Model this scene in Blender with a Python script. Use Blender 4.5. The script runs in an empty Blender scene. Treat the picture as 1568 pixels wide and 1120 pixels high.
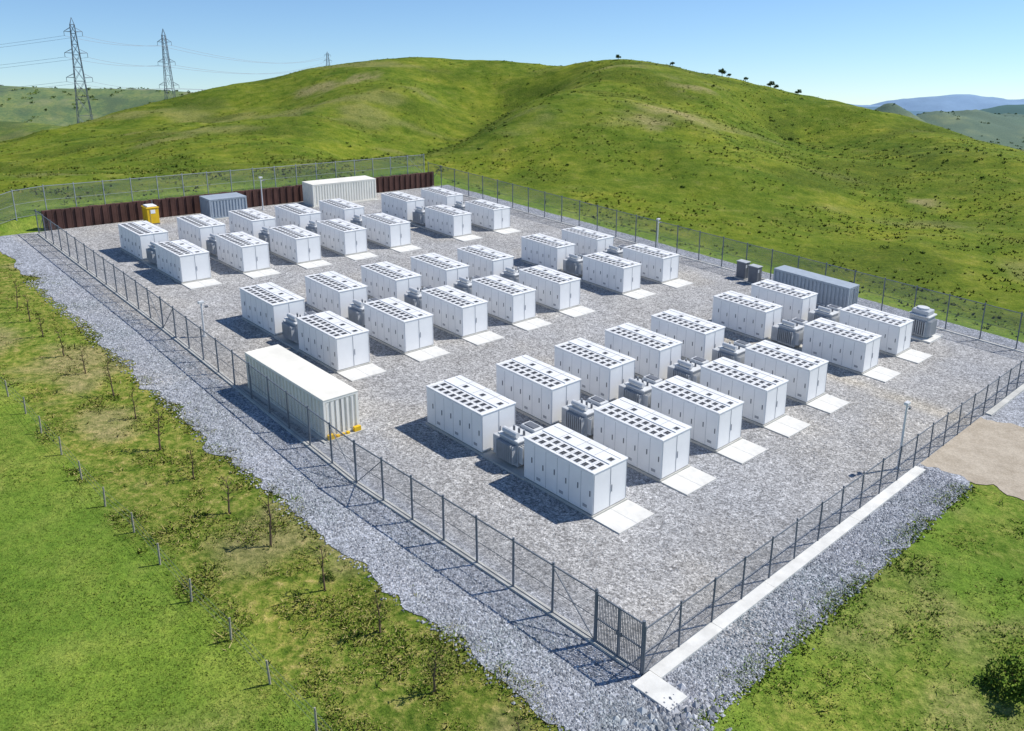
import bpy, bmesh, math, random
import numpy as np
from mathutils import Vector
random.seed(7); rng=np.random.default_rng(11)
H=24.0
TH=math.radians(44.34); ct,st=math.cos(TH),math.sin(TH)
E1=(-st,ct); E2=(ct,st); SA,SB=0.116,0.029     # site axes (a: uphill, b: along the rows) and ground slopes
def S(a,b,h=0.0): return (a*E1[0]+b*E2[0], a*E1[1]+b*E2[1], h+SA*a+SB*b)
scene=bpy.context.scene
# ------------------------------------------------------------ numpy noise
TAB=rng.random((256,256))
def vnoise(x,y):
    xi=np.floor(x).astype(int); yi=np.floor(y).astype(int); fx=x-xi; fy=y-yi
    fx=fx*fx*(3-2*fx); fy=fy*fy*(3-2*fy)
    g=lambda i,j:TAB[i%256,j%256]
    return (g(xi,yi)*(1-fx)+g(xi+1,yi)*fx)*(1-fy)+(g(xi,yi+1)*(1-fx)+g(xi+1,yi+1)*fx)*fy
def fbm(x,y,s,o=4):
    r=0;amp=1;t=0
    for i in range(o):
        c,d=math.cos(i*.9+.4),math.sin(i*.9+.4)
        r=r+amp*vnoise((x*c-y*d)/s*2**i+17.3*i,(x*d+y*c)/s*2**i+5.1*i); t+=amp; amp*=.5
    return r/t
def sm(e0,e1,x):
    t=np.clip((x-e0)/(e1-e0),0,1); return t*t*(3-2*t)
# ------------------------------------------------------------ terrain
ridge=[(-134,230,-7),(-114.7,245,-1.6),(-102,260,2.8),(-91.7,270,6.2),(-78.4,280,9.9),(-59.9,290,13.4),(-31.3,300,16.2),
(-14.2,305,15.4),(3.6,310,14.6),(14.4,300,14.1),(23.6,280,14.5),(31.5,270,14.35),(41.6,265,13.0),(58.7,255,9.35),(74.6,245,5.26),
(87.4,235,2.07),(102.4,225,-1.5),(111,215,-5.3),(117.3,200,-9.95)]
cp=list(ridge)
for (x,y,z) in ridge:
    cp.append((x*(1+50/y),y+50,z-9)); cp.append((x*(1+120/y),y+120,z-30))
cp+=[(18,235,8.9),(8,205,4.6),(-1,182,.2),(-9,160,-4.8),(2,255,-1.8),(-9.5,215,-7.6),(-18,170,-9.9),(-5,235,-5.2),(-13,192,-9.0),
(-39.4,240,5.0),(-63.8,225,-1.5),(-80.6,185,-7.9),(-41,165,-7.4),(-27,245,4.8),(-77,150,-9.9),(-50,205,-2.3),(-70,250,1),
(32.6,205,2.2),(22.7,140,-8.0),(38.4,140,-8.0),(29.4,105,-14),(55.7,130,-13.8),(69,180,-10.0),(82,165,-8.8),(64.6,110,-15.2),(90,195,-4.2),
(64.5,210,-6.4),(49,210,2.6),(-165,215,-12),(-190,180,-14),(-200,120,-15),(130,180,-15),(150,140,-18),(160,80,-21),
(-260,300,-26),(-260,100,-18),(260,300,-36),(260,100,-30),(0,460,-34),(-150,460,-30),(150,460,-36)]
for a,b in [(99,-40),(99,0),(99,25),(99,50),(99,80),(80,84),(60,84),(40,84),(20,84),(0,84),(-40,84),(60,0),(0,0),(0,-60),(-80,40)]:
    p=S(a,b); cp.append((p[0],p[1],p[2]-24))
CP=np.array(cp,float)
def U(r2): return np.where(r2>1e-9, .5*r2*np.log(np.maximum(r2,1e-9)),0)
n=len(CP); K=U(((CP[:,None,:2]-CP[None,:,:2])**2).sum(2))+np.eye(n)*20.0
Pm=np.c_[np.ones(n),CP[:,:2]]
A=np.zeros((n+3,n+3)); A[:n,:n]=K;A[:n,n:]=Pm;A[n:,:n]=Pm.T
W=np.linalg.solve(A,np.r_[CP[:,2],0,0,0])
def tps(x,y):
    out=W[n]+W[n+1]*x+W[n+2]*y
    for i in range(n):
        out=out+W[i]*U((x-CP[i,0])**2+(y-CP[i,1])**2)
    return out
def G(x,y,cx,cy,amp,sx,sy): return amp*np.exp(-((x-cx)/sx)**2-((y-cy)/sy)**2)
def ab(x,y): return x*E1[0]+y*E1[1], x*E2[0]+y*E2[1]
def terrain(x,y):
    x=np.asarray(x,float);y=np.asarray(y,float)
    a,b=ab(x,y)
    plane=SA*a+SB*b-24
    d=np.hypot(np.maximum(a-99.2,0),np.maximum(b-82.2,0))
    w=sm(0,34,d)
    t=np.clip(tps(np.clip(x,-300,300),np.clip(y,-200,480)),-55,22)
    rough=(fbm(x,y,38,4)-.5)*4.0+(fbm(x+90,y,10,4)-.5)*1.5
    z=plane*(1-w)+(t+rough)*w
    z=z+1.7*sm(98.0,99.3,a)*(1-sm(105,125,a))*sm(20,27,b)*(1-sm(80,84,b))
    z=z+(1-w)*(fbm(x,y,14,3)-.5)*.5*sm(0,1,np.maximum(np.maximum(18-b,12-a),0)/4)
    far=-46+(fbm(x,y,420,6)-.5)*34
    far=far+G(x,y,-650,930,66,200,130)+G(x,y,-350,1000,56,210,120)+G(x,y,-340,560,38,110,60)+G(x,y,-230,520,22,90,60)
    rk=.8+.4*fbm(x+900,y,55,4)
    far=far+(G(x,y,536,1230,13,30,90)+G(x,y,500,1230,34,95,90)+G(x,y,650,1330,40,120,120)+G(x,y,800,1420,34,150,120)+G(x,y,430,1180,20,120,90)+G(x,y,430,700,14,120,60)+G(x,y,620,900,16,120,70))*rk
    wf=sm(250,420,np.hypot(x,y-150))
    z=z*(1-wf)+far*wf
    return z+24
def tz(x,y): return float(terrain(np.array([x]),np.array([y]))[0])
# ------------------------------------------------------------ node helpers
class N:
    def __init__(s,name):
        s.m=bpy.data.materials.new(name); s.m.use_nodes=True; s.t=s.m.node_tree
        s.b=s.t.nodes['Principled BSDF']; s.o=s.t.nodes['Material Output']
        s.c=s.t.nodes.new('ShaderNodeTexCoord')
    def nd(s,k,**kw):
        q=s.t.nodes.new(k)
        for a,v in kw.items(): setattr(q,a,v)
        return q
    def L(s,a,b): s.t.links.new(a,b)
    def noise(s,scale,detail=4,rough=.6,vec=None):
        q=s.nd('ShaderNodeTexNoise'); q.inputs['Scale'].default_value=scale;q.inputs['Detail'].default_value=detail;q.inputs['Roughness'].default_value=rough
        s.L(vec or s.c.outputs['Object'],q.inputs['Vector']); return q.outputs['Fac']
    def ramp(s,f,stops):
        q=s.nd('ShaderNodeValToRGB'); e=q.color_ramp.elements
        while len(e)<len(stops): e.new(.5)
        for i,(p,c) in enumerate(stops):
            e[i].position=p; e[i].color=(c[0],c[1],c[2],1) if hasattr(c,'__len__') else (c,c,c,1)
        s.L(f,q.inputs[0]); return q.outputs[0]
    def mix(s,f,a,b,mode='MIX'):
        q=s.nd('ShaderNodeMix',data_type='RGBA',blend_type=mode)
        if isinstance(f,(int,float)): q.inputs[0].default_value=f
        else: s.L(f,q.inputs[0])
        for i,v in ((6,a),(7,b)):
            if isinstance(v,tuple): q.inputs[i].default_value=(*v,1)
            else: s.L(v,q.inputs[i])
        return q.outputs[2]
    def math(s,op,a,b=None):
        q=s.nd('ShaderNodeMath',operation=op)
        for i,v in enumerate((a,b)):
            if v is None: continue
            if isinstance(v,(int,float)): q.inputs[i].default_value=v
            else: s.L(v,q.inputs[i])
        return q.outputs[0]
    def attr(s,n):
        q=s.nd('ShaderNodeAttribute',attribute_name=n); return q.outputs['Fac']
    def bump(s,f,strength=.5,dist=.05):
        q=s.nd('ShaderNodeBump'); q.inputs['Strength'].default_value=strength;q.inputs['Distance'].default_value=dist
        s.L(f,q.inputs['Height']); s.L(q.outputs[0],s.b.inputs['Normal'])
    def fin(s,col,rough=.8,metal=0,spec=.3):
        if isinstance(col,tuple): s.b.inputs['Base Color'].default_value=(*col,1)
        else: s.L(col,s.b.inputs['Base Color'])
        s.b.inputs['Roughness'].default_value=rough; s.b.inputs['Metallic'].default_value=metal
        s.b.inputs['Specular IOR Level'].default_value=spec
        return s.m
def simple(name,c,rough=.6,metal=0,sc=1.5,amt=.12,spec=.3,bump=0,bsc=30):
    q=N(name); f=q.noise(sc,6,.65)
    lo=tuple(v*(1-amt) for v in c); hi=tuple(min(1,v*(1+amt)) for v in c)
    col=q.ramp(f,[(.3,lo),(.7,hi)])
    if bump: q.bump(q.noise(bsc,3),bump,.02)
    return q.fin(col,rough,metal,spec)
# materials
M={}
M['white']=simple('white_painted_steel',(.88,.875,.865),.45,sc=.7,amt=.05)
M['whitetop']=simple('white_roof_paint',(.80,.795,.78),.5,sc=1.2,amt=.10)
M['black']=simple('black_vent',(.03,.032,.036),.5)
M['seam']=simple('grey_seam',(.40,.41,.43),.6)
M['conc']=simple('pale_concrete',(.70,.685,.64),.85,sc=1.0,amt=.16,bump=.2)
M['kerb']=simple('kerb_concrete',(.52,.51,.47),.9,sc=.8,amt=.2,bump=.3)
M['grey']=simple('grey_painted_steel',(.46,.48,.50),.5,amt=.12)
M['lgrey']=simple('light_grey_steel',(.64,.65,.65),.5,amt=.1)
M['dgrey']=simple('dark_grey_steel',(.16,.17,.19),.5)
M['bgrey']=simple('blue_grey_container',(.36,.41,.46),.5,amt=.1)
M['cream']=simple('cream_container_paint',(.86,.83,.74),.6,sc=.6,amt=.08)
M['creamtop']=simple('cream_roof_paint',(.84,.80,.70),.6,sc=.5,amt=.10)
M['galv']=simple('galvanised_steel',(.15,.17,.20),.5,metal=.1,amt=.15)
M['galvl']=simple('galvanised_light',(.36,.38,.41),.5,metal=.1,amt=.15)
M['brown']=simple('brown_steel_hoarding',(.095,.045,.035),.7,sc=.5,amt=.35)
M['yellow']=simple('yellow_paint',(.80,.50,.02),.5)
M['tower']=simple('tower_steel',(.20,.22,.26),.6,metal=.1)
M['wood']=simple('weathered_wood',(.36,.33,.27),.9,sc=8,amt=.3)
M['bark']=simple('bark',(.15,.10,.065),.95,sc=12,amt=.35)
M['wire']=simple('wire_metal',(.26,.28,.31),.5)
# chain link
q=N('chain_link_mesh'); sp=q.nd('ShaderNodeSeparateXYZ'); q.L(q.c.outputs['UV'],sp.inputs[0])
u,v=sp.outputs[0],sp.outputs[1]
f1=q.math('FRACT',q.math('DIVIDE',q.math('ADD',u,v),.085)); f2=q.math('FRACT',q.math('DIVIDE',q.math('SUBTRACT',u,v),.085))
al=q.math('MAXIMUM',q.math('LESS_THAN',f1,.12),q.math('LESS_THAN',f2,.12))
q.L(al,q.b.inputs['Alpha']); M['mesh']=q.fin((.22,.24,.28),.5,.1)
# grass ground
q=N('grass_ground')
n1=q.noise(.045,5,.6); n2=q.noise(.35,5,.65); n3=q.noise(2.2,5,.7); n4=q.noise(11,4,.7); n5=q.noise(.12,5,.7)
lawn=q.ramp(n2,[(.28,(.125,.215,.028)),(.5,(.185,.285,.04)),(.72,(.28,.34,.068))])
hill=q.ramp(n2,[(.26,(.085,.135,.013)),(.44,(.14,.195,.02)),(.60,(.195,.235,.032)),(.78,(.30,.29,.075))])
hill=q.mix(1.0,hill,q.ramp(n5,[(.32,(.68,.80,.75)),(.5,(1,1,1)),(.68,(1.25,1.12,1.1))]),'MULTIPLY')
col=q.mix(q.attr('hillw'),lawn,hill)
verge=q.ramp(n3,[(.3,(.085,.15,.02)),(.44,(.15,.215,.028)),(.58,(.27,.275,.065)),(.75,(.43,.35,.16))])
col=q.mix(q.attr('verge'),col,verge)
big=q.ramp(n1,[(.3,(.64,.76,.72)),(.5,(1,1,1)),(.7,(1.25,1.14,1.05))])
col=q.mix(1.0,col,big,'MULTIPLY')
col=q.mix(q.attr('dry'),col,q.ramp(n3,[(.3,(.27,.235,.085)),(.7,(.43,.36,.20))]))
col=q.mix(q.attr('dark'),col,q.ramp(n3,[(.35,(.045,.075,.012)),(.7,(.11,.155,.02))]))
fine=q.ramp(n4,[(.3,(.66,.68,.64)),(.52,(1,1,1)),(.75,(1.35,1.3,1.22))])
col=q.mix(1.0,col,fine,'MULTIPLY')
f3=q.ramp(n3,[(.3,(.66,.72,.68)),(.5,(1,1,1)),(.7,(1.25,1.19,1.12))])
col=q.mix(1.0,col,f3,'MULTIPLY')
col=q.mix(q.attr('haze'),col,(.22,.33,.43))  # aerial haze painted into the ground colour as a blue-grey mix
hh=q.math('ADD',q.math('MULTIPLY',n3,1.0),q.math('MULTIPLY',n4,.35)); q.bump(hh,.6,.35)
M['grass']=q.fin(col,.95,0,.05)
# gravel
q=N('crushed_gravel')
def chan(o):
    z=q.nd('ShaderNodeSeparateColor'); q.L(o,z.inputs[0]); return z.outputs[0]
ss=[]
for sc in (4.2,8.5,18):
    vo=q.nd('ShaderNodeTexVoronoi'); vo.inputs['Scale'].default_value=sc; q.L(q.c.outputs['Object'],vo.inputs['Vector']); ss.append(chan(vo.outputs['Color']))
n2=q.noise(.9,5,.7); n6=q.noise(.22,4,.6)
warm=q.ramp(n2,[(.3,(.335,.325,.315)),(.7,(.425,.415,.40))]); cool=q.ramp(n2,[(.3,(.285,.30,.33)),(.7,(.375,.39,.425))])
mixc=q.mix(q.attr('out'),warm,cool)
mixc=q.mix(q.attr('dirt'),mixc,q.ramp(n2,[(.3,(.40,.36,.30)),(.7,(.50,.46,.39))]))
mixc=q.mix(1.0,mixc,q.ramp(n6,[(.3,(.90,.90,.90)),(.7,(1.1,1.1,1.1))]),'MULTIPLY')
col=q.mix(1.0,mixc,q.ramp(ss[0],[(0,.89),(1,1.11)]),'MULTIPLY')
col=q.mix(1.0,col,q.ramp(ss[1],[(0,.62),(.5,1),(1,1.35)]),'MULTIPLY')
col=q.mix(1.0,col,q.ramp(ss[2],[(0,.55),(.5,1),(1,1.45)]),'MULTIPLY')
q.bump(q.math('ADD',ss[1],q.math('MULTIPLY',ss[2],.6)),.55,.06)
M['gravel']=q.fin(col,.95,0,.1)
def island(name,stops,rough=.9,up=0.0):
    q=N(name); ge=q.nd('ShaderNodeNewGeometry'); f=ge.outputs['Random Per Island']
    c=q.ramp(f,stops); nz=q.noise(.25,4); c=q.mix(1.0,c,q.ramp(nz,[(.3,(.8,.84,.8)),(.7,(1.18,1.13,1.1))]),'MULTIPLY')
    m=q.fin(c,rough,0,.05 if up else .15)
    if up:   # thin blades scatter light like an upward facing sward
        va=q.nd('ShaderNodeVectorMath',operation='SCALE'); q.L(ge.outputs['Normal'],va.inputs[0]); va.inputs['Scale'].default_value=1-up
        vb=q.nd('ShaderNodeVectorMath',operation='ADD'); q.L(va.outputs[0],vb.inputs[0]); vb.inputs[1].default_value=(0,0,up*1.5)
        vc=q.nd('ShaderNodeVectorMath',operation='NORMALIZE'); q.L(vb.outputs[0],vc.inputs[0]); q.L(vc.outputs[0],q.b.inputs['Normal'])
    return m
M['stone']=island('gravel_stones',[(0,(.17,.18,.205)),(.5,(.34,.355,.385)),(1,(.62,.63,.66))])
M['lawnb']=island('lawn_blades',[(0,(.13,.22,.026)),(.5,(.20,.305,.04)),(1,(.31,.37,.08))],up=.8)
M['meadb']=island('meadow_blades',[(0,(.09,.19,.018)),(.5,(.155,.275,.028)),(.8,(.26,.33,.055)),(1,(.44,.42,.15))],up=.85)
M['vergeb']=island('verge_blades',[(0,(.10,.18,.02)),(.40,(.17,.24,.03)),(.7,(.30,.31,.07)),(1,(.50,.43,.19))],up=.85)
M['hillb']=island('hill_blades',[(0,(.09,.135,.016)),(.5,(.16,.21,.026)),(1,(.31,.30,.07))],up=.75)
M['leaf']=island('leaves_green',[(0,(.03,.06,.01)),(.5,(.065,.11,.018)),(1,(.14,.20,.035))],up=.35)
M['bushleaf']=island('leaves_bright',[(0,(.06,.12,.015)),(.5,(.12,.20,.025)),(1,(.22,.30,.05))],up=.5)
M['leafs']=island('leaves_sapling',[(0,(.05,.08,.014)),(.5,(.12,.145,.03)),(1,(.26,.21,.08))],up=.4)
q=N('dirt_track'); nn=q.noise(.8,6,.7); n5=q.noise(9,4)
c=q.ramp(nn,[(.3,(.36,.30,.225)),(.7,(.52,.45,.355))]); c=q.mix(1.0,c,q.ramp(n5,[(.3,.8),(.7,1.15)]),'MULTIPLY'); q.bump(n5,.5,.05); M['dirt']=q.fin(c,.95)
# ------------------------------------------------------------ mesh helpers
def npmesh(name,V,F,mats,attrs=None,smooth=False):
    me=bpy.data.meshes.new(name); V=np.asarray(V,np.float32); F=np.asarray(F,np.int32); k=F.shape[1]
    me.vertices.add(len(V)); me.vertices.foreach_set('co',V.ravel())
    me.loops.add(F.size); me.loops.foreach_set('vertex_index',F.ravel())
    me.polygons.add(len(F)); me.polygons.foreach_set('loop_start',np.arange(0,F.size,k,dtype=np.int32))
    me.polygons.foreach_set('loop_total',np.full(len(F),k,np.int32))
    me.polygons.foreach_set('use_smooth',np.full(len(F),smooth))
    me.update(calc_edges=True)
    for kx,vv in (attrs or {}).items():
        at=me.attributes.new(kx,'FLOAT','POINT'); at.data.foreach_set('value',np.asarray(vv,np.float32))
    for m in mats: me.materials.append(m)
    o=bpy.data.objects.new(name,me); scene.collection.objects.link(o); return o
def gridfaces(nx,ny):
    i=np.arange(ny-1)[:,None]*nx+np.arange(nx-1)[None,:]; i=i.ravel()
    return np.c_[i,i+1,i+nx+1,i+nx]
class MB:
    def __init__(s): s.v=[];s.f=[];s.m=[];s.uv={};s.mats=[]
    def mi(s,k):
        if k not in s.mats: s.mats.append(k)
        return s.mats.index(k)
    def add(s,vs,fs,m):
        o=len(s.v); s.v+=[tuple(p) for p in vs]; mm=s.mi(m)
        for f in fs: s.f.append(tuple(i+o for i in f)); s.m.append(mm)
    def box(s,a0,a1,b0,b1,h0,h1,m):
        vs=[(a,b,h) for h in (h0,h1) for (a,b) in ((a0,b0),(a1,b0),(a1,b1),(a0,b1))]
        s.add(vs,[(0,3,2,1),(4,5,6,7),(0,1,5,4),(1,2,6,5),(2,3,7,6),(3,0,4,7)],m)
    def cbox(s,a0,a1,b0,b1,h0,h1,m,c=.03):
        lo=(a0,b0,h0);hi=(a1,b1,h1); vs=[];ix={}
        for sx in (0,1):
            for sy in (0,1):
                for sz in (0,1):
                    sg=(sx,sy,sz)
                    for ax in range(3):
                        p=[]
                        for k in range(3):
                            e=hi[k] if sg[k] else lo[k]
                            if k!=ax: e+= -c if sg[k] else c
                            p.append(e)
                        ix[(sg,ax)]=len(vs); vs.append(p)
        fs=[]
        for ax in range(3):
            o=[k for k in range(3) if k!=ax]
            for sd in (0,1):
                def g(i,j,ax=ax,o=o,sd=sd):
                    z=[0,0,0]; z[ax]=sd; z[o[0]]=i; z[o[1]]=j; return ix[(tuple(z),ax)]
                fs.append((g(0,0),g(1,0),g(1,1),g(0,1)))
            for i in (0,1):
                for j in (0,1):
                    z0=[0,0,0];z0[o[0]]=i;z0[o[1]]=j;z1=list(z0);z1[ax]=1
                    z0=tuple(z0);z1=tuple(z1)
                    fs.append((ix[(z0,o[0])],ix[(z1,o[0])],ix[(z1,o[1])],ix[(z0,o[1])]))
        for sx in (0,1):
            for sy in (0,1):
                for sz in (0,1):
                    fs.append(tuple(ix[((sx,sy,sz),k)] for k in range(3)))
        s.add(vs,fs,m)
    def bar(s,p,q_,r,m,n=4,r2=None):
        p=Vector(p);q_=Vector(q_);d=(q_-p)
        if d.length<1e-6: return
        d.normalize(); t=Vector((0,0,1)) if abs(d.z)<.9 else Vector((1,0,0))
        x=d.cross(t).normalized(); y=d.cross(x); r2=r if r2 is None else r2
        vs=[p+(x*math.cos(k*2*math.pi/n+.785)+y*math.sin(k*2*math.pi/n+.785))*r for k in range(n)]
        vs+=[q_+(x*math.cos(k*2*math.pi/n+.785)+y*math.sin(k*2*math.pi/n+.785))*r2 for k in range(n)]
        fs=[(k,(k+1)%n,n+(k+1)%n,n+k) for k in range(n)]+[tuple(range(n))[::-1],tuple(range(n,2*n))]
        s.add(vs,fs,m)
    def mesh(s,name,site=True,recalc=True):
        me=bpy.data.meshes.new(name)
        vs=[S(*p) for p in s.v] if site else s.v
        me.from_pydata(vs,[],s.f)
        for k in s.mats: me.materials.append(M[k])
        me.polygons.foreach_set('material_index',s.m)
        if s.uv:
            l=me.uv_layers.new(name='UVMap')
            for fi,uvs in s.uv.items():
                for li,uvv in zip(me.polygons[fi].loop_indices,uvs): l.data[li].uv=uvv
        if recalc:
            bm=bmesh.new(); bm.from_mesh(me); bmesh.ops.recalc_face_normals(bm,faces=bm.faces); bm.to_mesh(me); bm.free()
        me.update(); return me
    def obj(s,name,loc=(0,0,0),site=True,recalc=True):
        o=bpy.data.objects.new(name,s.mesh(name,site,recalc)); o.location=loc; scene.collection.objects.link(o); return o
def inst(name,me,loc,rz=0,sc=1):
    o=bpy.data.objects.new(name,me); o.location=loc; o.rotation_euler=(0,0,rz); o.scale=(sc,)*3; scene.collection.objects.link(o); return o
# ------------------------------------------------------------ ground sheet
nx,ny=760,740
xs=60*np.sinh(np.linspace(-5.3,5.3,nx)); ys=70+60*np.sinh(np.linspace(-2.2,5.3,ny))
X,Y=np.meshgrid(xs,ys); X=X.ravel();Y=Y.ravel()
Z=terrain(X,Y); a,b=ab(X,Y)
ins=(a>.66*H)&(a<4.02*H)&(b>.95*H)&(b<3.38*H)
Z=np.where(ins,Z-.08,Z)
d=np.hypot(np.maximum(a-99.2,0),np.maximum(b-82.2,0)); hillw=sm(0,6,d)
rr=np.hypot(X,Y-150)
nz=fbm(X,Y,3.5,4)
verge=sm(.50*H,.56*H,b+(nz-.5)*3)*(1-hillw)*(a>0)*sm(.1,.8,(.25+nz*1.1))*(b<.95*H)
verge=np.maximum(verge, (a<.64*H)*(b>.9*H)*sm(.45,.62,nz)*.5*(1-hillw))
verge=np.maximum(verge, (b<.5*H)*sm(.52,.68,fbm(X-20,Y,7,4))*.35*(1-hillw))
dry=np.zeros_like(X)
for (px,py,r) in [(33,178,7),(27,165,5),(-56,258,7),(-45,262,6),(43,215,5),(64,135,3)]:
    dry=np.maximum(dry, sm(.45,.7,nz+.35*np.exp(-((X-px)**2+(Y-py)**2)/r**2)-.12)*np.exp(-((X-px)**2+(Y-py)**2)/(2*r*r)))
dry=np.maximum(dry*.8, hillw*sm(.60,.76,fbm(X,Y*1.6,20,5))*.35)
dry=np.maximum(dry, sm(.58,.72,fbm(X+7,Y+3,5,3))*verge*.75)
dry=np.maximum(dry, sm(300,420,rr)*sm(.46,.58,fbm(X,Y,130,4))*np.where(X>150,.25,.9))
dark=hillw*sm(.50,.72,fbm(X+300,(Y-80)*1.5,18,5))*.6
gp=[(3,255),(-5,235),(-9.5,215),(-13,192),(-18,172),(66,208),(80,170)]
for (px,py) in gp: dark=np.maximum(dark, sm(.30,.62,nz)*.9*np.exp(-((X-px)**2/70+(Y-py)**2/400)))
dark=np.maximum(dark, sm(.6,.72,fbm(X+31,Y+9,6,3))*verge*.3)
dark=np.maximum(dark, sm(300,420,rr)*sm(.52,.60,fbm(X+500,Y,60,4))*.8)
dark=np.maximum(dark, sm(.25,.5,fbm(X,Y,40,3))*.85*(X>250)*sm(1080,1130,Y)*(1-sm(1500,1700,Y)))
haze=(1-np.exp(-np.maximum(rr-250,0)/3000))*.95  # painted haze weight, grows with distance from the site
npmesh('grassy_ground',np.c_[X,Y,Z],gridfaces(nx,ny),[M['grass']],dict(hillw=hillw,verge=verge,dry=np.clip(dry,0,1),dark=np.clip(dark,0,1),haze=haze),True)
# ------------------------------------------------------------ gravel yard
na,nbb=420,280
aa=np.linspace(0,1,na);bb=np.linspace(0,1,nbb); AA,BB=np.meshgrid(aa,bb)
aF=(.585*H)+ (fbm(BB*60,BB*0,2.2,4)-.5)*1.8
aG=aF+(4.04*H-aF)*AA
bL=H*(.80+.085*sm(1.5*H,3.6*H,aG))+(fbm(AA*80,AA*0+9,1.8,4)-.5)*2.0
bR=3.40*H+(fbm(AA*80,AA*0+3,3,3)-.5)*.6
bG=bL+(bR-bL)*BB
x=aG*E1[0]+bG*E2[0]; y=aG*E1[1]+bG*E2[1]; z=SA*aG+SB*bG+.03
outv=np.maximum(np.maximum(1-sm(.97*H,1.03*H,bG),1-sm(.69*H,.71*H,aG)),sm(3.28*H,3.30*H,bG))
outv=np.clip(outv*.9+(fbm(x,y,9,4)-.36)*1.0,0,1)
track=np.exp(-((bG-2.50*H)/(.05*H))**2)*(aG<1.75*H)*(.5+.5*sm(.35,.6,fbm(x,y,3,3)))
dirt=np.maximum(track*.9, sm(.52,.75,fbm(x+50,y,7,4))*.35*(outv<.9))
npmesh('gravel_yard',np.c_[x.ravel(),y.ravel(),z.ravel()],gridfaces(na,nbb)[:,::-1],[M['gravel']],dict(out=outv.ravel(),dirt=np.clip(dirt,0,1).ravel()))
t=np.linspace(0,1,160); w=np.linspace(0,1,14); T,Wd=np.meshgrid(t,w)
aR=.70*H-T*1.6*H
b0=2.14*H+(fbm(T*90,T*0,2,3)-.5)*1.6+T*1.5; b1=2.58*H+(fbm(T*90,T*0+40,2,3)-.5)*1.6+T*1.5
bRr=b0+(b1-b0)*Wd
x=aR*E1[0]+bRr*E2[0]; y=aR*E1[1]+bRr*E2[1]; z=np.maximum(SA*aR+SB*bRr+.035, terrain(x.ravel(),y.ravel()).reshape(x.shape)+.035)
npmesh('dirt_road',np.c_[x.ravel(),y.ravel(),z.ravel()],gridfaces(160,14),[M['dirt']])
# ------------------------------------------------------------ stones
def stones(name,pa,pb,size,h0=.03):
    k=len(pa); base=np.array([(1,0,0),(0,1,0),(-1,0,0),(0,-1,0),(0,0,1),(0,0,-1)],float)
    f=np.array([(0,1,4),(1,2,4),(2,3,4),(3,0,4),(1,0,5),(2,1,5),(3,2,5),(0,3,5)])
    V=base[None]*(size[:,None,None])*(rng.uniform(.6,1.2,(k,6,1)))*np.array([1,1,.7])
    th=rng.uniform(0,6.28,k); c,s_=np.cos(th),np.sin(th)
    vx=V[:,:,0]*c[:,None]-V[:,:,1]*s_[:,None]; vy=V[:,:,0]*s_[:,None]+V[:,:,1]*c[:,None]
    x=pa*E1[0]+pb*E2[0]; y=pa*E1[1]+pb*E2[1]; z=SA*pa+SB*pb+h0
    P=np.stack([vx+x[:,None],vy+y[:,None],V[:,:,2]+z[:,None]],2).reshape(-1,3)
    F=(f[None]+np.arange(k)[:,None,None]*6).reshape(-1,3)
    npmesh(name,P,F,[M['stone']])
k=32000; pa=H*(.56+rng.random(k)**1.5*2.8); pb=H*(.80+.05*sm(1.5,3.4,pa/H)+rng.random(k)*.17)+rng.normal(0,.25,k)
k2=17000; pa2=H*(.57+rng.random(k2)*.115)+rng.normal(0,.15,k2)*(rng.random(k2)<.4); pb2=H*(.82+rng.random(k2)*1.3)
stones('gravel_stones',np.r_[pa,pa2],np.r_[pb,pb2],.03+.07*rng.random(k+k2)**2)
k=16000; pa=H*(.71+rng.random(k)*1.0); pb=H*(1.0+rng.random(k)*1.4)
stones('yard_stones',pa,pb,rng.uniform(.02,.05,k),.03)
k=260; pa=H*(.61+rng.normal(0,.03,k)); pb=H*(.94+rng.normal(0,.04,k)); stones('rock_pile',pa,pb,rng.uniform(.08,.26,k))
# ------------------------------------------------------------ grass tufts
def blades(name,x,y,z,h,wd,mat,nb=3,lean=.45):
    k=len(x); xs=np.repeat(x,nb);ys=np.repeat(y,nb);zs=np.repeat(z,nb);hs=np.repeat(h,nb)*rng.uniform(.6,1.2,k*nb);ws=np.repeat(wd,nb)
    th=rng.uniform(0,6.28,k*nb); ph=rng.uniform(0,6.28,k*nb); le=(hs+.03)*lean*rng.random(k*nb)*1.6
    ox=xs+np.cos(ph)*ws*.8; oy=ys+np.sin(ph)*ws*.8
    p0=np.c_[ox-np.cos(th)*ws,oy-np.sin(th)*ws,zs-.02]; p1=np.c_[ox+np.cos(th)*ws,oy+np.sin(th)*ws,zs-.02]
    p2=np.c_[ox+np.cos(ph)*le,oy+np.sin(ph)*le,zs+hs]
    V=np.stack([p0,p1,p2],1).reshape(-1,3); F=np.arange(len(V)).reshape(-1,3); npmesh(name,V,F,[mat])
def scat(k,a0,a1,b0,b1,D0=38):
    A_=rng.uniform(a0,a1,k)*H;B_=rng.uniform(b0,b1,k)*H; x=A_*E1[0]+B_*E2[0];y=A_*E1[1]+B_*E2[1]
    d=np.sqrt(x*x+y*y+400); keep=(rng.random(k)<(D0/d)**1.6)&(y>12); return A_[keep],B_[keep],x[keep],y[keep]
A_,B_,x,y=scat(130000,.6,3.9,-.35,.55); z=terrain(x,y); nn=fbm(x,y,2.5,3)
blades('lawn_grass',x,y,z,.015+.05*nn,np.full(len(x),.03),M['lawnb'],3,1.3)
A_,B_,x,y=scat(100000,.5,3.9,.5,.84); nn=fbm(x,y,1.6,4); kp=(rng.random(len(x))<sm(.3,.7,nn)*.7+.08); x,y,nn,B_=x[kp],y[kp],nn[kp],B_[kp]; z=terrain(x,y)
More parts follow.
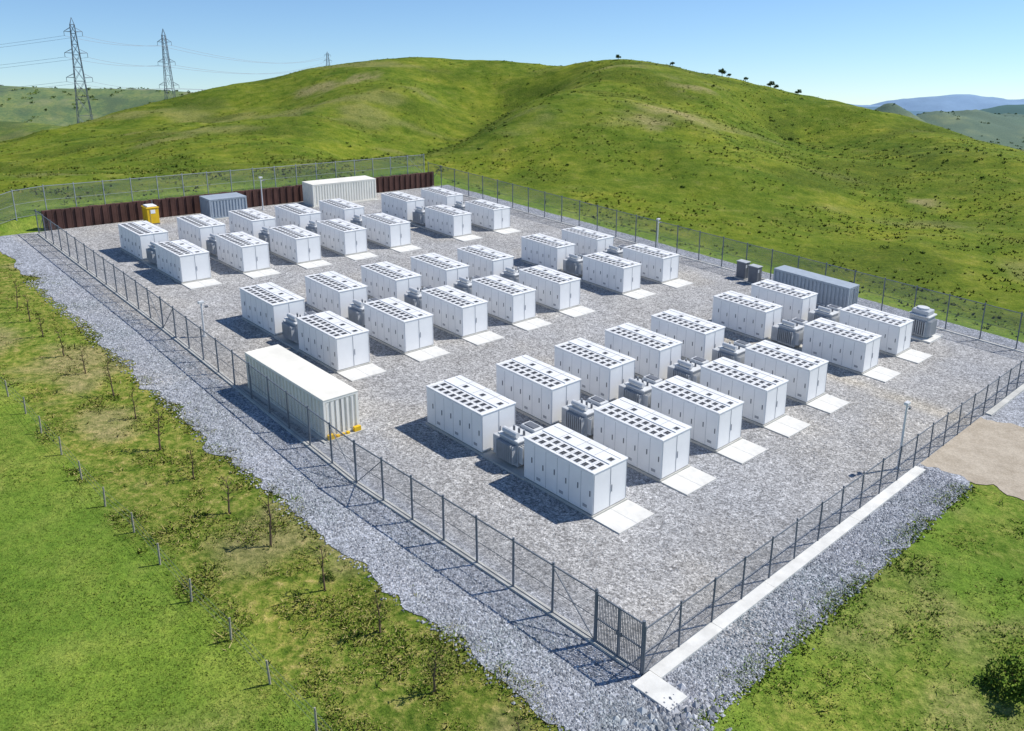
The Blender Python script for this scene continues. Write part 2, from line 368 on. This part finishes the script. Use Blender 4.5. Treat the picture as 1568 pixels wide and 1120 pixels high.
tall=(rng.random(len(x))<.012)*rng.uniform(.1,.28,len(x))
blades('verge_grass',x,y,z,.015+np.clip(nn-.45,0,1)*.28*rng.uniform(.4,1.3,len(x))+tall,.025+.02*nn,M['vergeb'],3,1.3)
A_,B_,x,y=scat(90000,-.5,.60,.75,3.4,45); kp=~((B_>2.14*H)&(B_<2.66*H)); x,y=x[kp],y[kp]; nn=fbm(x,y,2.0,4); z=terrain(x,y)
tall=(rng.random(len(x))<.01)*rng.uniform(.08,.22,len(x))
blades('front_meadow_grass',x,y,z,.015+np.clip(nn-.42,0,1)*.28*rng.uniform(.4,1.3,len(x))+tall,.025+.02*nn,M['meadb'],3,1.3)
k=5000; A_=rng.uniform(.6,3.6,k)*H; B_=(.80+.085*sm(1.5,3.6,A_/H))*H+rng.normal(0,.45,k); x=A_*E1[0]+B_*E2[0];y=A_*E1[1]+B_*E2[1]; kp=fbm(x,y,1.5,2)>.5; x,y=x[kp],y[kp]
z=SA*A_[kp]+SB*B_[kp]+.02; blades('edge_weeds',x,y,z,rng.uniform(.02,.1,len(x)),np.full(len(x),.035),M['vergeb'],4,1.2)
k=4500; A_=.585*H+rng.normal(0,.4,k); B_=rng.uniform(.85,2.12,k)*H; x=A_*E1[0]+B_*E2[0];y=A_*E1[1]+B_*E2[1]; kp=fbm(x,y,1.5,2)>.45; x,y=x[kp],y[kp]
z=SA*A_[kp]+SB*B_[kp]+.02; blades('edge_weeds',x,y,z,rng.uniform(.02,.09,len(x)),np.full(len(x),.035),M['meadb'],4,1.2)
k=80000; x=rng.uniform(-150,150,k); y=rng.uniform(40,300,k); a,b=ab(x,y); kp=((a>100.5)|(b>82.6))&(np.abs(x)<y*.8+10)&(rng.random(k)<sm(.35,.6,fbm(x,y,8,3)))&(rng.random(k)<np.clip(130/y,0,1)**1.5)
x,y=x[kp],y[kp]; z=terrain(x,y); blades('hillside_grass',x,y,z,rng.uniform(.08,.30,len(x)),rng.uniform(.06,.16,len(x)),M['hillb'],3,.9)
# ------------------------------------------------------------ leaf clumps
def leafverts(cent,rad,k,s):
    d=rng.normal(0,1,(k,3)); d/=np.linalg.norm(d,axis=1)[:,None]; p=np.array(cent)+d*(rng.random(k)**.45)[:,None]*np.array(rad)
    u=rng.normal(0,1,(k,3));u/=np.linalg.norm(u,axis=1)[:,None]; v=np.cross(u,rng.normal(0,1,(k,3)));v/=np.linalg.norm(v,axis=1)[:,None]
    sz=s*rng.uniform(.5,1.2,k)[:,None]
    return np.stack([p-u*sz,p+v*sz*.6,p+u*sz,p-v*sz*.6],1).reshape(-1,3)
def leafmesh(name,LV,mb,mat):
    V=list(mb.v)+[tuple(p) for p in LV]; o=len(mb.v); F=list(mb.f)+[(o+4*i,o+4*i+1,o+4*i+2,o+4*i+3) for i in range(len(LV)//4)]
    me=bpy.data.meshes.new(name); me.from_pydata(V,[],F)
    me.materials.append(M['bark']); me.materials.append(mat)
    me.polygons.foreach_set('material_index',[0]*len(mb.f)+[1]*(len(LV)//4)); me.update(); return me
def mk_sapling(seed,h=2.0,dens=90):
    random.seed(seed); mb=MB(); p=Vector((0,0,-.1)); LV=[]
    segs=5
    for i in range(segs):
        q_=p+Vector((random.uniform(-.06,.06),random.uniform(-.06,.06),h/segs)); mb.bar(p,q_,.055*(1-i/segs*.7),'bark',5,.055*(1-(i+1)/segs*.7))
        if i>=1:
            for j in range(3):
                an=random.uniform(0,6.28); L_=random.uniform(.15,.4)*(1.2-i/segs*.6); e=q_+Vector((math.cos(an)*L_,math.sin(an)*L_,L_*random.uniform(.5,1.3)))
                mb.bar(q_,e,.018,'bark',3,.008); LV.append(leafverts(e,(.13,.13,.16),dens//8,.055)); LV.append(leafverts((q_+e)/2,(.12,.12,.12),dens//12,.05))
        p=q_
    LV.append(leafverts((0,0,.05),(.4,.4,.07),dens//4,.07))
    return leafmesh('sapling',np.concatenate(LV),mb,M['leafs'])
def mk_tree(name,seed,h,r,k,ls,mat='leaf'):
    random.seed(seed); mb=MB(); LV=[]; p=Vector((0,0,-.3))
    top=Vector((random.uniform(-.2,.2),0,h*.55)); mb.bar(p,top,.05*h,'bark',6,.025*h)
    for j in range(9):
        an=j*2.4+random.random(); L_=r*random.uniform(.45,.85); hh=h*random.uniform(.42,.85)
        s0=Vector((0,0,h*random.uniform(.25,.5))); e=Vector((math.cos(an)*L_,math.sin(an)*L_,hh)); mb.bar(s0,e,.02*h,'bark',4,.006*h)
        LV.append(leafverts(e,(r*.42,r*.42,r*.3),k//9,ls))
    LV.append(leafverts((0,0,h*.86),(r*.45,r*.45,r*.35),k//6,ls))
    return leafmesh(name,np.concatenate(LV),mb,M[mat])
saps=[mk_sapling(i,h=1.65+.15*i,dens=55+22*(i%3)) for i in range(5)]
av=.72; i=0
while av<3.9:
    bpos=(.708+random.uniform(-.012,.012)+max(0,(av-1.6))*.016); w_=S(av*H,bpos*H)
    inst('sapling',saps[i%5],(w_[0],w_[1],tz(w_[0],w_[1])),random.uniform(0,6),random.uniform(.85,1.2)); av+=random.uniform(.15,.19); i+=1
bush=[mk_tree('shrub',40+j,1.1,.8,520,.08) for j in range(2)]; bbush=mk_tree('shrub',50,1.2,1.0,1500,.07,'bushleaf')
for (A1,B1,sc) in [(.60,.78,.7),(1.24,.735,.45),(.70,.60,.35)]:
    w_=S(A1*H,B1*H); inst('shrub',random.choice(bush),(w_[0],w_[1],tz(w_[0],w_[1])-.15),random.uniform(0,6),sc)
for (A1,B1,sc) in [(.275,1.44,1.2),(.245,1.475,1.0)]:
    w_=S(A1*H,B1*H); inst('shrub',bbush,(w_[0],w_[1],tz(w_[0],w_[1])-.25),random.uniform(0,6),sc)
oaks=[mk_tree('oak_tree',60+j,4.2,2.4,900,.28) for j in range(3)]
for (x_,y_,sc) in [(59.5,254,.5),(61.5,254,.28),(65.5,251,.3),(71.5,247,.42),(73,247,.3),(78,243,.36),(46.7,262,.3),(31.8,270,.36),(66,208,.25),(50,222,.2)]:
    inst('oak_tree',random.choice(oaks),(x_,y_,tz(x_,y_)-.1),random.uniform(0,6),sc)
LV=[]; k=0
while k<300:
    x_=random.uniform(-130,130); y_=random.uniform(95,300); a_,b_=ab(x_,y_)
    if not(a_>108 or b_>92): continue
    gw=max(math.exp(-((x_-px)**2/70+(y_-py)**2/300)) for px,py in gp+[(-2,182),(8,215)])
    if random.random()>gw+.03: continue
    s_=random.uniform(.2,.7); LV.append(leafverts((x_,y_,tz(x_,y_)+s_*.18),(s_,s_,s_*.4),30,.17)); k+=1
LV=np.concatenate(LV); npmesh('hillside_shrubs',LV,np.arange(len(LV)).reshape(-1,4),[M['leaf']])
k=1500; x=np.r_[rng.uniform(-800,-100,k),rng.uniform(300,1100,k)]; y=np.r_[rng.uniform(380,1100,k),rng.uniform(600,1500,k)]
kp=fbm(x,y,90,3)>.52; x,y=x[kp],y[kp]; z=terrain(x,y)
LV=np.concatenate([leafverts((x[i],y[i],z[i]+.5),(3.0,3.0,1.3),14,1.1) for i in range(len(x))])
npmesh('distant_trees',LV,np.arange(len(LV)).reshape(-1,4),[M['leaf']])
def mountain(name,y0,x0,x1,base,amp,sc,col,seed,dep=1200):
    nx_,ny_=300,24; xx=np.linspace(x0,x1,nx_); yy=np.linspace(0,1,ny_); XX,YY=np.meshgrid(xx,yy)
    hgt=fbm(XX+seed*1000,YY*dep+seed*77,sc,6)*np.sin(YY*math.pi)**.8
    m=simple(name+'_hazed_rock',col,1,sc=.004,amt=.12,spec=0)  # col has aerial haze painted in, bluer for the farther ranges
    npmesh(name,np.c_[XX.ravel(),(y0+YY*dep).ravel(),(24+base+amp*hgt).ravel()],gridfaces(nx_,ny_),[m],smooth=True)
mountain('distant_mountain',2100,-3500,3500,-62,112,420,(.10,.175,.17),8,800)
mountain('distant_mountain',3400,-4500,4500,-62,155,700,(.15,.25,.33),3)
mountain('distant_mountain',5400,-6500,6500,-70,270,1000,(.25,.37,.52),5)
# ------------------------------------------------------------ battery containers
mb=MB(); L,Wd,Ht=5.0,2.76,2.42
mb.box(-.06,L+.06,-.06,Wd+.06,-.35,.14,'kerb')
mb.cbox(0,L,0,Wd,.16,Ht,'white',.035)
mb.cbox(-.03,L+.03,-.03,Wd+.03,Ht+.002,Ht+.09,'whitetop',.02)
mb.box(L*.02,L*.98,Wd*.49,Wd*.51,Ht+.091,Ht+.14,'whitetop')
for i in range(9):
    a0=.28+i*.51
    for (bb0,bb1,md) in ((.20,.55,9),(.80,1.15,9),(1.72,2.02,3)):
        if md==3 and i%3!=0: continue
        mb.box(a0-.04,a0+.28,bb0-.04,bb1+.04,Ht+.0915,Ht+.105,'seam')
        for jj in range(2): mb.box(a0+jj*.13,a0+.10+jj*.13,bb0,bb1,Ht+.1055,Ht+.118,'black')
    mb.box(a0+.36,a0+.375,.1,1.25,Ht+.0915,Ht+.104,'seam')
mb.box(.1,L-.1,2.3,2.33,Ht+.092,Ht+.105,'seam')
for i in range(1,4): mb.box(i*L/4-.01,i*L/4+.01,1.45,2.7,Ht+.092,Ht+.102,'seam')
for sgn in (0,1):
    b_o=-.012 if sgn==0 else Wd; b_i=0 if sgn==0 else Wd+.012
    for i in range(1,6): mb.box(i*L/6-.008,i*L/6+.008,b_o+.004*(1-sgn),b_i-.004*sgn,.25,Ht-.1,'seam')
    for i in range(6):
        cx=i*L/6+.18
        mb.box(cx,cx+.05,b_o-.02*(1-sgn),b_i+.02*sgn,1.15+.12*(i%2),1.45+.12*(i%2),'dgrey')
        if i%2==0: mb.box(cx+.22,cx+.5,b_o,b_i,.42,.58,'seam')
for (a_o,a_i) in ((-.014,0),(L,L+.014)):
    mb.box(a_o,a_i,Wd/2-.018,Wd/2+.018,.22,Ht-.06,'seam')
    mb.box(a_o,a_i,.06,.075,.22,Ht-.06,'seam'); mb.box(a_o,a_i,Wd-.075,Wd-.06,.22,Ht-.06,'seam')
    mb.box(a_o-.02,a_i+.02,Wd/2+.1,Wd/2+.13,1.0,1.4,'seam')
unit=mb.mesh('battery_container')
mb=MB()
mb.box(-.2,3.25,-.15,2.7,-.3,.13,'kerb')
mb.cbox(.75,2.25,.35,1.65,.2,1.65,'grey',.03)
mb.cbox(.68,2.32,.28,1.72,1.66,1.76,'lgrey',.02)
for i in range(9): mb.box(.82+i*.16,.86+i*.16,-.02,.345,.45,1.5,'grey')
for i in range(7): mb.box(.45,.745,.45+i*.17,.49+i*.17,.45,1.45,'lgrey')
mb.cbox(.85,1.95,1.78,2.55,.2,1.95,'lgrey',.03)
mb.box(1.02,1.78,1.9,2.4,1.952,2.0,'dgrey')
mb.cbox(2.35,2.95,.5,1.5,.2,1.35,'grey',.03)
mb.bar((.95,.55,1.98),(2.05,.55,1.98),.17,'lgrey',12)
for j in range(3):
    mb.bar((1.1+j*.4,1.2,1.76),(1.1+j*.4,1.2,2.02),.07,'dgrey',8); mb.bar((1.1+j*.4,1.2,2.02),(1.1+j*.4,1.2,2.12),.03,'lgrey',6)
mb.bar((1.0,.55,1.76),(1.0,.55,1.9),.04,'grey',6); mb.bar((2.0,.55,1.76),(2.0,.55,1.9),.04,'grey',6)
mb.bar((2.3,1.6,.5),(3.2,1.9,.5),.05,'dgrey',6); mb.bar((.1,1.9,.4),(.85,2.1,.4),.05,'dgrey',6)
mb.box(1.3,1.6,1.765,1.776,1.0,1.35,'yellow')
trafo=mb.mesh('transformer')
mb=MB(); mb.box(0,1.75,-.05,2.85,-.3,.10,'conc'); mb.box(.0,1.75,1.385,1.405,.1,.104,'seam'); pad=mb.mesh('concrete_pad')
cols=[1.393,1.637,1.871,2.10,2.336,2.70,2.957]; rows=[.985,1.953,2.962]
for r in rows:
    for c in cols:
        b0=c*H-2.76; a0=r*H
        inst('concrete_pad',pad,S(a0,b0)); inst('battery_container',unit,S(a0+1.82,b0,.03)); inst('battery_container',unit,S(a0+10.25,b0,.03))
        inst('transformer',trafo,S(a0+6.95,b0+.05,.02))
# ------------------------------------------------------------ shipping containers
def shipping(name,a0,a1,b0,b1,h,m,mt,longa=True,feet=False):
    mb=MB(); A_=a1-a0;B_=b1-b0
    mb.box(.10,A_-.10,.10,B_-.10,.18,h-.06,m)
    for (p,q_) in ((0,0),(A_-.16,0),(0,B_-.16),(A_-.16,B_-.16)): mb.box(p,p+.16,q_,q_+.16,.03,h-.02,m)
    for hh in (.1,h-.14):
        mb.box(.16,A_-.16,.0,.12,hh,hh+.12,m); mb.box(.16,A_-.16,B_-.12,B_,hh,hh+.12,m); mb.box(0,.12,.16,B_-.16,hh,hh+.12,m); mb.box(A_-.12,A_,.16,B_-.16,hh,hh+.12,m)
    k=int(A_/.40)
    for i in range(k):
        p=.2+i*(A_-.4)/k; mb.box(p,p+.20,.02,.099,.24,h-.16,m); mb.box(p,p+.20,B_-.099,B_-.02,.24,h-.16,m)
    k=int(B_/.40)
    for i in range(k):
        p=.2+i*(B_-.4)/k; mb.box(.02,.099,p,p+.20,.24,h-.16,m); mb.box(A_-.099,A_-.02,p,p+.20,.24,h-.16,m)
    mb.cbox(-.02,A_+.02,-.02,B_+.02,h-.018,h+.05,mt,.015)
    if longa:
        for p in (.45,.8,1.5,1.85): mb.bar((-.01,p*B_/2.3,.25),(-.01,p*B_/2.3,h-.2),.02,'lgrey',6)
        mb.box(0.0,.018,B_/2-.02,B_/2+.02,.23,h-.2,'dgrey')
    mb.box(-.3,A_+.3,-.25,B_+.25,-.3,.08,'kerb')
    if feet:
        for (p,q_) in ((-.25,.1),(-.25,B_-.5),(A_+.03,.1)): mb.box(p,p+.2,q_,q_+.45,.081,.36,'yellow')
        for j in range(3): mb.box(-.22,-.05,.7+j*.35,.88+j*.35,.081,.2,'yellow')
    mb.obj(name,S(a0,b0,.03))
shipping('shipping_container',1.70*H,2.08*H,1.025*H,1.125*H,2.45,'cream','creamtop',True,True)
shipping('storage_container',3.89*H,3.99*H,2.37*H,2.765*H,2.7,'cream','creamtop',False)
shipping('equipment_container',3.89*H,3.99*H,1.81*H,2.0*H,2.2,'bgrey','bgrey',False)
shipping('switchgear_container',1.38*H,1.70*H,3.15*H,3.235*H,2.3,'bgrey','bgrey',True)
mb=MB(); mb.cbox(0,1.3,0,1.3,.1,1.75,'yellow',.04); mb.cbox(-.06,1.36,-.06,1.36,1.751,1.86,'yellow',.03); mb.cbox(.1,1.2,.1,1.2,1.861,2.02,'white',.05)
mb.box(-.02,0,.4,.9,1.2,1.6,'white'); mb.box(-.02,0,.3,.33,.2,1.6,'dgrey'); mb.box(0,1.3,0,1.3,0,.095,'dgrey'); mb.bar((1.1,1.1,1.9),(1.1,1.1,2.4),.05,'dgrey',8)
mb.obj('portable_toilet',S(3.93*H,1.53*H,.03))
mb=MB(); mb.box(-.5,2.5,-.5,2.5,-.3,.14,'conc'); mb.cbox(.1,1.7,.1,1.7,.15,1.9,'grey',.08)
for i in range(8): mb.box(.2+i*.18,.26+i*.18,-.16,.095,.35,1.6,'grey'); mb.box(-.16,.095,.2+i*.18,.26+i*.18,.35,1.6,'grey')
mb.cbox(0,1.8,0,1.8,1.901,2.02,'lgrey',.03); mb.cbox(.2,1.6,.2,1.6,2.021,2.4,'grey',.05); mb.bar((.9,.9,2.4),(.9,.9,2.55),.5,'lgrey',14)
mb.obj('step_down_transformer',S(1.06*H,3.10*H,.03))
for (A1,B1) in ((1.79,3.18),(1.86,3.20)):
    mb=MB(); mb.cbox(0,1.0,0,.9,.1,1.7,'dgrey',.03); mb.cbox(-.05,1.05,-.05,.95,1.701,1.78,'grey',.02); mb.box(-.1,1.1,-.1,1.0,-.2,.095,'kerb'); mb.box(-.012,0,.44,.46,.2,1.6,'black'); mb.box(-.012,0,.1,.35,1.2,1.5,'lgrey')
    mb.obj('electrical_cabinet',S(A1*H,B1*H,.03))
for (A1,B1,hh) in ((2.32,3.2,3.9),(3.96,2.12,3.8),(2.507,1.107,2.6),(.725,2.055,4.1)):
    mb=MB(); mb.bar((0,0,-.1),(0,0,hh),.08,'lgrey',10,.055); mb.bar((0,0,0),(0,0,.1),.16,'lgrey',10); mb.cbox(-.12,.12,-.22,.22,hh-.05,hh+.12,'lgrey',.02)
    mb.bar((0,0,hh-.4),(0,.3,hh-.3),.03,'lgrey',6); mb.cbox(-.1,.1,.25,.5,hh-.42,hh-.28,'dgrey',.02); mb.obj('light_pole',S(A1*H,B1*H,.03))
# ------------------------------------------------------------ fences
def fence(name,pts,h=2.45,sp=2.45,hb=0.0,r=.055,post='galv',hf=None):
    mb=MB(); dist=0
    for (p,q_) in zip(pts[:-1],pts[1:]):
        L_=math.hypot(q_[0]-p[0],q_[1]-p[1]); k=max(1,round(L_/sp)); ux,uy=(q_[0]-p[0])/L_,(q_[1]-p[1])/L_
        for i in range(k):
            a0,b0=p[0]+ux*L_*i/k,p[1]+uy*L_*i/k; a1,b1=p[0]+ux*L_*(i+1)/k,p[1]+uy*L_*(i+1)/k
            g0=hf(a0,b0) if hf else hb; g1=hf(a1,b1) if hf else hb
            jx,jy=random.uniform(-.03,.03),random.uniform(-.03,.03)
            mb.bar((a0,b0,g0-.3),(a0+jx,b0+jy,g0+h+.1),r,post,6)
            mb.bar((a0,b0,g0+h-.03),(a1,b1,g1+h-.03),r*.7,post,4); mb.bar((a0,b0,g0+.12),(a1,b1,g1+.12),r*.3,post,3)
            mb.bar((a0,b0,g0+h*.5),(a1,b1,g1+h*.5),r*.3,post,3)
            o=len(mb.f); mb.add([(a0,b0,g0+.05),(a1,b1,g1+.05),(a1,b1,g1+h),(a0,b0,g0+h)],[(0,1,2,3)],'mesh')
            l=L_/k; mb.uv[o]=[(dist,0),(dist+l,0),(dist+l,h),(dist,h)]; dist+=l
            if i in (0,k-1): mb.bar((a0,b0,g0+.1 if i==0 else g0+h-.1),(a1,b1,g1+h-.1 if i==0 else g1+.1),r*.5,post,4)
        g=hf(*q_) if hf else hb
        mb.bar((q_[0],q_[1],g-.3),(q_[0],q_[1],g+h+.12),r,post,6)
    mb.obj(name,(0,0,.03),recalc=False)
LF=[(.805*H,.985*H),(1.487*H,.968*H),(2.64*H,1.035*H),(4.0*H,1.093*H)]
fence('chain_link_fence',LF,2.4)
fence('chain_link_fence',[(.70*H,.985*H),(.70*H,3.285*H)],2.15,r=.045)
fence('chain_link_fence',[(.70*H,3.285*H),(4.08*H,3.285*H)],3.2,2.9)
fence('chain_link_fence',[(4.12*H,3.285*H),(4.12*H,.55*H)],2.9,3.0,hf=lambda a_,b_:tz(*S(a_,b_)[:2])-S(a_,b_)[2],post='galvl')
mb=MB(); l=.10*H
mb.bar((0,0,-.2),(0,0,2.45),.075,'galv',6); mb.bar((l,0,-.2),(l,0,2.45),.075,'galv',6)
for hh in (.15,1.2,2.3): mb.bar((0,0,hh),(l,0,hh),.04,'galv',4)
for i in range(1,30): mb.bar((i*l/30,0,.12),(i*l/30,0,2.3),.018,'galv',4)
mb.bar((l/2,0,.1),(l/2,0,2.35),.05,'galv',4); mb.box(l/2-.15,l/2+.1,-.06,-.02,1.1,1.3,'dgrey')
mb.obj('steel_gate',S(.703*H,.985*H,.03))
def kerb(name,pts,w=.4,h=.12,m='kerb'):
    mb=MB()
    for (p,q_) in zip(pts[:-1],pts[1:]):
        L_=math.hypot(q_[0]-p[0],q_[1]-p[1]); nxx,nyy=-(q_[1]-p[1])/L_*w/2,(q_[0]-p[0])/L_*w/2; k=max(1,int(L_/4))
        for i in range(k):
            s0=i/k+.015/L_; s1=(i+1)/k
            P0=(p[0]+(q_[0]-p[0])*s0,p[1]+(q_[1]-p[1])*s0);P1=(p[0]+(q_[0]-p[0])*s1,p[1]+(q_[1]-p[1])*s1); hh=h+random.uniform(-.006,.006)
            vs=[(c[0]+sg*nxx,c[1]+sg*nyy,z_) for z_ in (-.3,hh) for (c,sg) in ((P0,-1),(P1,-1),(P1,1),(P0,1))]
            mb.add(vs,[(0,3,2,1),(4,5,6,7),(0,1,5,4),(1,2,6,5),(2,3,7,6),(3,0,4,7)],m)
    mb.obj(name,(0,0,.03))
kerb('concrete_kerb',[(.73*H,.985*H)]+LF,.32,.10)
kerb('concrete_kerb',[(.688*H,1.0*H),(.688*H,2.10*H)],.62,.10,'conc')
kerb('concrete_kerb',[(.69*H,2.6*H),(.69*H,3.28*H)],.4,.10,'kerb')
kerb('concrete_kerb',[(.70*H,3.285*H),(4.06*H,3.285*H)],.4,.08,'conc')
mb=MB(); mb.box(-.9,.9,-.55,.58,-.4,.11,'conc'); mb.obj('concrete_slab',S(.66*H,.975*H,.03))
mb=MB(); b_=1.13*H
while b_<3.27*H:
    mb.box(4.045*H,4.06*H,b_,b_+.9,-.2,2.0+.03*math.sin(b_*3),'brown'); mb.box(4.04*H,4.0445*H,b_+.38,b_+.5,-.2,2.0,'brown'); b_+=.93
mb.obj('brown_retaining_wall',(0,0,.03))
mb=MB(); av=.55; prev=None
while av<3.95:
    p=S(av*H,.518*H+random.uniform(-.1,.1)); g=tz(p[0],p[1]); tx=random.uniform(-.06,.06); t_=(p[0]+tx,p[1]+random.uniform(-.05,.05),g+1.05)
    mb.bar((p[0],p[1],g-.2),t_,.05,'wood',6,.04)
    if prev:
        for hh in (.35,.65,.95): mb.bar((prev[0],prev[1],prev[2]+hh),(p[0],p[1],g+hh),.006,'wire',3)
    prev=(p[0],p[1],g); av+=.131
mb.obj('wire_field_fence',site=False)
# ------------------------------------------------------------ pylons
def pylon(x_,y_,ztop,zb=None,scale=1.0,rz=0.0):
    zb=tz(x_,y_) if zb is None else zb; Hh=ztop-zb; mb=MB()
    def w(t): return (3.9*(1-t)**1.15+.75)*scale
    lv=[0,.16,.31,.44,.55,.64,.72,.79,.85,.91,.96]
    c=[(-1,-1),(1,-1),(1,1),(-1,1)]
    for t0,t1 in zip(lv[:-1],lv[1:]):
        w0,w1=w(t0)*.9,w(t1)*.9
        for k in range(4):
            p0=(c[k][0]*w0,c[k][1]*w0,t0*Hh);p1=(c[k][0]*w1,c[k][1]*w1,t1*Hh); n_=(k+1)%4
            q0=(c[n_][0]*w0,c[n_][1]*w0,t0*Hh);q1=(c[n_][0]*w1,c[n_][1]*w1,t1*Hh)
            mb.bar(p0,p1,.15,'tower'); mb.bar(p0,q1,.075,'tower',3); mb.bar(q0,p1,.075,'tower',3); mb.bar(p1,q1,.075,'tower',3)
    wt=w(.96)*.9
    for k in range(4): mb.bar((c[k][0]*wt,c[k][1]*wt,.96*Hh),(0,0,Hh),.1,'tower')
    arms=[]
    for t,al in ((.92,3.2),(.80,4.0),(.66,4.6)):
        ww=w(t)*.9
        for sg in (-1,1):
            tip=(sg*al*scale,0,t*Hh+.1)
            for yy in (-ww,ww): mb.bar((sg*ww,yy,t*Hh),tip,.1,'tower',3); mb.bar((sg*ww,yy,t*Hh+1.5),tip,.08,'tower',3)
            mb.bar((sg*(ww+al)/2,-ww/2,t*Hh),(sg*(ww+al)/2,ww/2,t*Hh),.07,'tower',3)
            mb.bar(tip,(tip[0],0,tip[2]-1.6),.09,'dgrey',6)
            cx,sx=math.cos(rz),math.sin(rz); arms.append((x_+tip[0]*cx,y_+tip[0]*sx,zb+tip[2]-1.6))
    o=mb.obj('transmission_tower',(x_,y_,zb),site=False,recalc=False); o.rotation_euler=(0,0,rz)
    return arms
T0=pylon(-520,420,40,zb=-4,rz=.9); T1=pylon(-169,350,58.3,rz=.35); T2=pylon(-165,430,61.2,rz=.1); T3=pylon(-184,900,80.5,zb=38,rz=0)
def lines(A_,B_,sag,r=.06):
    mb=MB()
    for p,q_ in zip(A_,B_):
        pr=None
        for i in range(21):
            t=i/20; c=tuple(p[k]*(1-t)+q_[k]*t for k in range(3)); c=(c[0],c[1],c[2]-sag*4*t*(1-t))
            if pr: mb.bar(pr,c,r,'wire',3)
            pr=c
    mb.obj('power_lines',site=False,recalc=False)
lines(T0,T1,5,.05); lines(T1,T2,1.5,.07); lines(T2,T3,7,.09)
# ------------------------------------------------------------ light, sky, camera
el=math.radians(50); hx,hy=.939,.344
s=Vector((hx*math.cos(el),hy*math.cos(el),math.sin(el)))
sun=bpy.data.lights.new('sun','SUN'); sun.energy=4.8; sun.angle=math.radians(.5); sun.color=(1,.965,.90)
so=bpy.data.objects.new('sun',sun); so.rotation_euler=s.to_track_quat('Z','Y').to_euler(); scene.collection.objects.link(so)
w=bpy.data.worlds.new('World'); scene.world=w; w.use_nodes=True; nt=w.node_tree
sk=nt.nodes.new('ShaderNodeTexSky'); sk.sky_type='NISHITA'; sk.sun_disc=False; sk.sun_elevation=el; sk.sun_rotation=math.atan2(hx,hy); sk.altitude=1800; sk.air_density=1.0; sk.dust_density=0.0; sk.ozone_density=4.0
mx=nt.nodes.new('ShaderNodeMix'); mx.data_type='RGBA'; mx.blend_type='MULTIPLY'; mx.inputs[0].default_value=1; mx.inputs[7].default_value=(.82,.93,1.02,1)
nt.links.new(sk.outputs[0],mx.inputs[6]); nt.links.new(mx.outputs[2],nt.nodes['Background'].inputs[0]); nt.nodes['Background'].inputs[1].default_value=.13
cam=bpy.data.cameras.new('camera'); cam.lens=29.85; cam.sensor_width=36; cam.clip_end=20000; cam.clip_start=.5
co=bpy.data.objects.new('camera',cam); co.location=(0,0,24); co.rotation_euler=(math.radians(90-16.7),0,0); scene.collection.objects.link(co); scene.camera=co
scene.view_settings.view_transform='Standard'; scene.view_settings.look='None'; scene.view_settings.exposure=0
